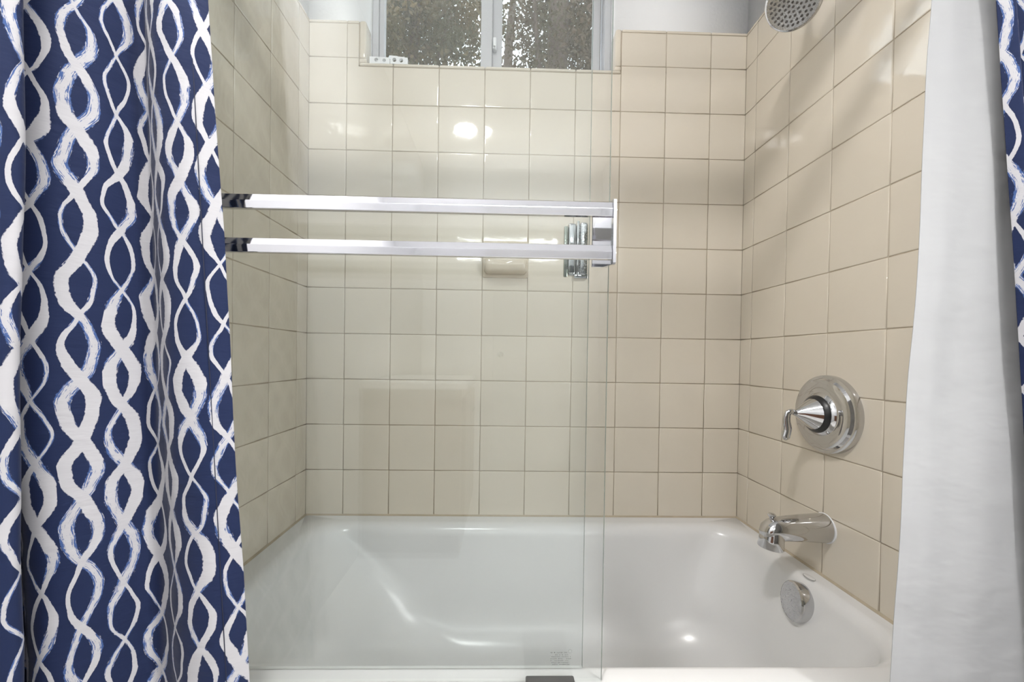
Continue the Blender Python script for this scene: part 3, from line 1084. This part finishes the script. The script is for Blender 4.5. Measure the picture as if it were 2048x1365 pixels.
ln = thing('curtain_liner', 'plain white shower curtain liner hanging at the right', 'curtain liner', (1.35, -0.80, Z0))
topN = [(1.291, -0.804), (1.300, -0.805), (1.318, -0.807), (1.345, -0.806), (1.375, -0.808), (1.410, -0.805), (1.445, -0.808), (1.481, -0.804)]
botN = [(1.230, -0.803), (1.243, -0.805), (1.268, -0.808), (1.303, -0.805), (1.346, -0.809), (1.396, -0.805), (1.442, -0.808), (1.483, -0.804)]
curtain_mesh('cloth', topN, botN, Z1, Z0, 14, 90, M_LINER, ln, wr=0.0022, seed=21.0)
rings(ln, (1.312, 1.328, 1.345, 1.36, 1.40, 1.44))

bm = bmesh.new()
tube(bm, [(0.007, ROD_Y, ROD_Z), (W - 0.007, ROD_Y, ROD_Z)], [0.016, 0.016], 24)
rd = obj('curtain_rod', bm, M_CHROME, smooth=40)
tag(rd, 'chrome curtain rod above the tub holding the shower curtains', 'curtain rod')

# ------------------------------------------------------------------ lamp, added fill lights and the furniture mirrored in the glass
lp = thing('ceiling_light', 'round white ceiling light reflected in the glossy tiles', 'ceiling light', (0.42, -1.42, CEIL))
bm = bmesh.new()
lathe(bm, (0.42, -1.42, CEIL), (0, 0, -1), [(0, 0.115), (0.018, 0.115), (0.022, 0.106)], 56)
obj('lamp_base', bm, M_PLASTIC, lp, smooth=40)
bm = bmesh.new()
lathe(bm, (0.42, -1.42, CEIL), (0, 0, -1), [(0.0222, 0.098), (0.034, 0.095), (0.044, 0.080), (0.050, 0.05), (0.052, 0.0)], 56)
obj('lamp_diffuser', bm, M_LAMP, lp, smooth=40)

dr = thing('door_1', 'white panelled bathroom door in the wall facing the tub', 'door', (0.95, YEND, 0), kind='structure')
bm = bmesh.new()
for q in ((0.53, 0.60, 0.0, 2.09), (1.36, 1.43, 0.0, 2.09), (0.60, 1.36, 2.03, 2.09)):
    box(bm, q[0], q[1], YEND, YEND + 0.018, q[2], q[3], 0.003, 1)
obj('door_casing', bm, M_MIRRORLIT, dr)
bm = bmesh.new()
y0 = YEND + 0.0005
for q in ((0.602, 0.70, 0.01, 2.028), (1.26, 1.358, 0.01, 2.028), (0.70, 1.26, 0.01, 0.22), (0.70, 1.26, 0.95, 1.10), (0.70, 1.26, 1.92, 2.028)):
    box(bm, q[0], q[1], y0, y0 + 0.012, q[2], q[3], 0.002, 1)
for q in ((0.70, 1.26, 0.22, 0.95), (0.70, 1.26, 1.10, 1.92)):
    box(bm, q[0], q[1], y0, y0 + 0.005, q[2], q[3])
lf = obj('door_leaf', bm, M_MIRRORLIT, dr)
bm = bmesh.new()
lathe(bm, (0.665, y0 + 0.012, 0.98), (0, 1, 0), [(0, 0.026), (0.006, 0.026), (0.008, 0.010), (0.030, 0.010), (0.036, 0.024), (0.050, 0.026), (0.058, 0.018), (0.060, 0)], 28)
obj('door_knob', bm, M_CHROME, lf, smooth=40)

vn = thing('vanity', 'reddish wood vanity with white top reflected low in the glass', 'vanity', (0.25, -2.27, 0))
bm = bmesh.new()
box(bm, 0.005, 0.48, -2.62, -1.92, 0.0, 0.80, 0.003, 1)
obj('carcass', bm, M_WOOD, vn)
bm = bmesh.new()
box(bm, 0.002, 0.51, -2.64, -1.90, 0.8005, 0.835, 0.005, 2)
obj('countertop', bm, M_TUB, vn)
for ya in (-2.605, -2.265):
    bm = bmesh.new()
    box(bm, 0.481, 0.50, ya, ya + 0.315, 0.10, 0.76, 0.003, 1)
    dd = obj('door', bm, M_WOOD, vn)
    bm = bmesh.new()
    lathe(bm, (0.50, ya + (0.285 if ya < -2.4 else 0.03), 0.66), (1, 0, 0), [(0, 0.005), (0.010, 0.005), (0.014, 0.013), (0.021, 0.012), (0.024, 0)], 20)
    obj('knob', bm, M_CHROME, dd, smooth=40)

LZ = 2.205
vl = thing('fill_bar', 'added bar-shaped fill light, unseen, high on the wall facing the tub', 'fill light', (0.75, YEND, LZ))  # added fill light out of view, brightens the back wall tiles
bm = bmesh.new()
box(bm, 0.12, 1.38, YEND - 0.001, YEND + 0.03, LZ - 0.036, LZ + 0.036, 0.004, 2)
obj('back_plate', bm, M_PLASTIC, vl)
bm = bmesh.new()
box(bm, 0.13, 1.37, YEND + 0.0305, YEND + 0.075, LZ - 0.026, LZ + 0.026, 0.012, 4)
obj('lamp_diffuser', bm, M_BARFILL, vl, smooth=40)

sc = thing('side_fill', 'added tall fill panel, unseen, on the right wall', 'fill light', (W, -1.39, 1.05))  # added fill panel out of view, lifts the left wall and tub
bm = bmesh.new()
box(bm, W - 0.008, W, -1.49, -1.29, 0.54, 1.56, 0.003, 2)
obj('back_plate', bm, M_CHROME, sc)
bm = bmesh.new()
box(bm, W - 0.017, W - 0.0082, -1.48, -1.30, 0.55, 1.55, 0.004, 3)
obj('lamp_diffuser', bm, M_SIDEFILL, sc, smooth=40)

# ------------------------------------------------------------------ garden seen through the window
bm = bmesh.new()
box(bm, -8, 10, 0.16, 14, -0.2, -0.05)
tag(obj('ground', bm, M_GROUND), 'garden ground outside below the window', 'ground', kind='structure')


def tree(name, label, base, trunks, blobs, nleaf, mat, seed, size=1.0):
    t = thing(name, label, 'tree', base, 'trees outside the window')
    rr = random.Random(seed)
    for pts, r0, r1 in trunks:
        bm = bmesh.new()
        pl = catmull(pts, 6)
        n_ = len(pl)
        tube(bm, pl, [r0 + (r1 - r0) * i / (n_ - 1) for i in range(n_)], 12)
        obj('trunk' if r0 > 0.06 else 'branch', bm, M_BARK, t, smooth=60)
    bm = bmesh.new()
    tot = sum(b[3] ** 3 for b in blobs)
    for bx_, by_, bz_, br_ in blobs:
        cnt = int(nleaf * br_ ** 3 / tot)
        for _ in range(cnt):
            while True:
                v = Vector((rr.uniform(-1, 1), rr.uniform(-1, 1), rr.uniform(-1, 1)))
                if v.length < 1:
                    break
            # clumping
            if mnoise.noise(Vector((bx_ + v.x * br_, by_ + v.y * br_, bz_ + v.z * br_)) * 3.2 + Vector((seed, 0, 0))) < -0.22:
                continue
            c = Vector((bx_, by_, bz_)) + v * br_
            ln_, wd_ = rr.uniform(0.03, 0.06) * size, rr.uniform(0.009, 0.016) * size
            d = Vector((rr.uniform(-1, 1), rr.uniform(-1, 1), rr.uniform(-1.2, 0.4))).normalized()
            uu, ww = frame_of(d)
            a = rr.uniform(0, 2 * PI)
            sd_ = uu * math.cos(a) + ww * math.sin(a)
            nn = d.cross(sd_)
            vv = [bm.verts.new(p) for p in (c, c + d * ln_ * 0.5 + sd_ * wd_ + nn * 0.004, c + d * ln_, c + d * ln_ * 0.5 - sd_ * wd_ + nn * 0.004)]
            bm.faces.new(vv)
    o = obj('foliage', bm, mat, t, smooth='raw')
    o['kind'] = 'stuff'
    return t


tree('garden_tree', 'olive green leafy tree seen through the left window pane', (-0.4, 2.6, -0.05),
     [([(-0.5, 2.6, -0.06), (-0.45, 2.6, 1.6), (-0.3, 2.65, 3.2), (-0.2, 2.7, 5.0)], 0.10, 0.03),
      ([(-0.40, 2.62, 2.4), (-0.15, 2.5, 3.2), (0.15, 2.45, 4.2)], 0.045, 0.012)],
     [(-0.5, 2.6, 4.2, 1.0), (-0.06, 2.5, 3.75, 0.58), (-0.04, 2.7, 4.5, 0.56), (-0.34, 3.0, 5.2, 0.85), (-1.0, 3.0, 4.9, 1.0), (0.0, 2.4, 3.15, 0.52)], 60000, M_LEAF, 3)
tree('garden_tree', 'brown-trunked tree seen through the right window pane', (1.3, 2.9, -0.05),
     [([(1.28, 2.7, -0.06), (1.26, 2.7, 2.0), (1.20, 2.72, 3.6), (1.24, 2.75, 6.0)], 0.15, 0.09),
      ([(1.26, 2.7, 2.2), (1.5, 2.7, 3.2), (1.75, 2.7, 4.6)], 0.055, 0.02),
      ([(1.24, 2.7, 2.8), (1.05, 2.7, 3.6), (0.95, 2.75, 4.8)], 0.045, 0.015)],
     [(1.12, 2.8, 3.6, 0.48), (1.2, 3.0, 4.4, 0.53), (1.75, 2.8, 3.9, 0.85), (1.55, 3.3, 5.2, 0.85), (2.1, 3.2, 5.1, 1.0), (1.32, 2.8, 3.0, 0.53)], 52000, M_LEAF2, 8)
tree('garden_tree', 'distant brown tree filling the gap between the two nearer garden trees', (0.75, 5.4, -0.05),
     [([(0.75, 5.4, -0.06), (0.8, 5.4, 3.0), (0.72, 5.4, 5.6), (0.8, 5.4, 7.0)], 0.14, 0.05)],
     [(0.7, 5.4, 6.3, 0.85), (0.3, 5.5, 6.9, 0.7), (1.25, 5.5, 6.8, 0.75)], 2600, M_LEAF2, 15, 1.9)
bm = bmesh.new()
box(bm, -2, 4, 0.52, 0.56, 2.735, 2.86)
box(bm, -2, 4, 0.145, 0.52, 2.80, 2.84)
tag(obj('roof_eave', bm, M_EAVE), 'brown eave board just showing above the window', 'eave', kind='structure')

# ------------------------------------------------------------------ world, camera
wld = bpy.data.worlds.new('World')
S.world = wld
wld.use_nodes = True
nt = wld.node_tree
bg = nt.nodes['Background']
bg.inputs[0].default_value = (0.86, 0.92, 1.0, 1)
bg.inputs[1].default_value = 5.0

yaw, pitch, roll = 0.0219, -0.0122, 0.0147
f = Vector((math.sin(yaw) * math.cos(pitch), math.cos(yaw) * math.cos(pitch), math.sin(pitch)))
r = Vector((math.cos(yaw), -math.sin(yaw), 0))
u = r.cross(f)
r2 = r * math.cos(roll) + u * math.sin(roll)
u2 = -r * math.sin(roll) + u * math.cos(roll)
cd = bpy.data.cameras.new('camera')
cam = bpy.data.objects.new('camera', cd)
COL.objects.link(cam)
cam.matrix_world = Matrix(((r2.x, u2.x, -f.x, 0.660486), (r2.y, u2.y, -f.y, -1.372913), (r2.z, u2.z, -f.z, 0.955786), (0, 0, 0, 1)))
cd.sensor_width = 36
cd.lens = 797.54 / 2048 * 36
cd.shift_x = (1024 - 1017.0) / 2048
cd.shift_y = (725.68 - 682.5) / 2048
cd.clip_start = 0.02
S.camera = cam

vs_ = S.view_settings
S.display_settings.display_device = 'sRGB'
vs_.view_transform = 'Standard'
vs_.look = 'None'
vs_.gamma = 1
vs_.use_curve_mapping = False
vs_.exposure = 0.09
S.cycles.use_denoising = True
S.cycles.max_bounces = 14
S.cycles.diffuse_bounces = 8
S.cycles.glossy_bounces = 6
S.cycles.transparent_max_bounces = 24
S.cycles.sample_clamp_indirect = 8.0
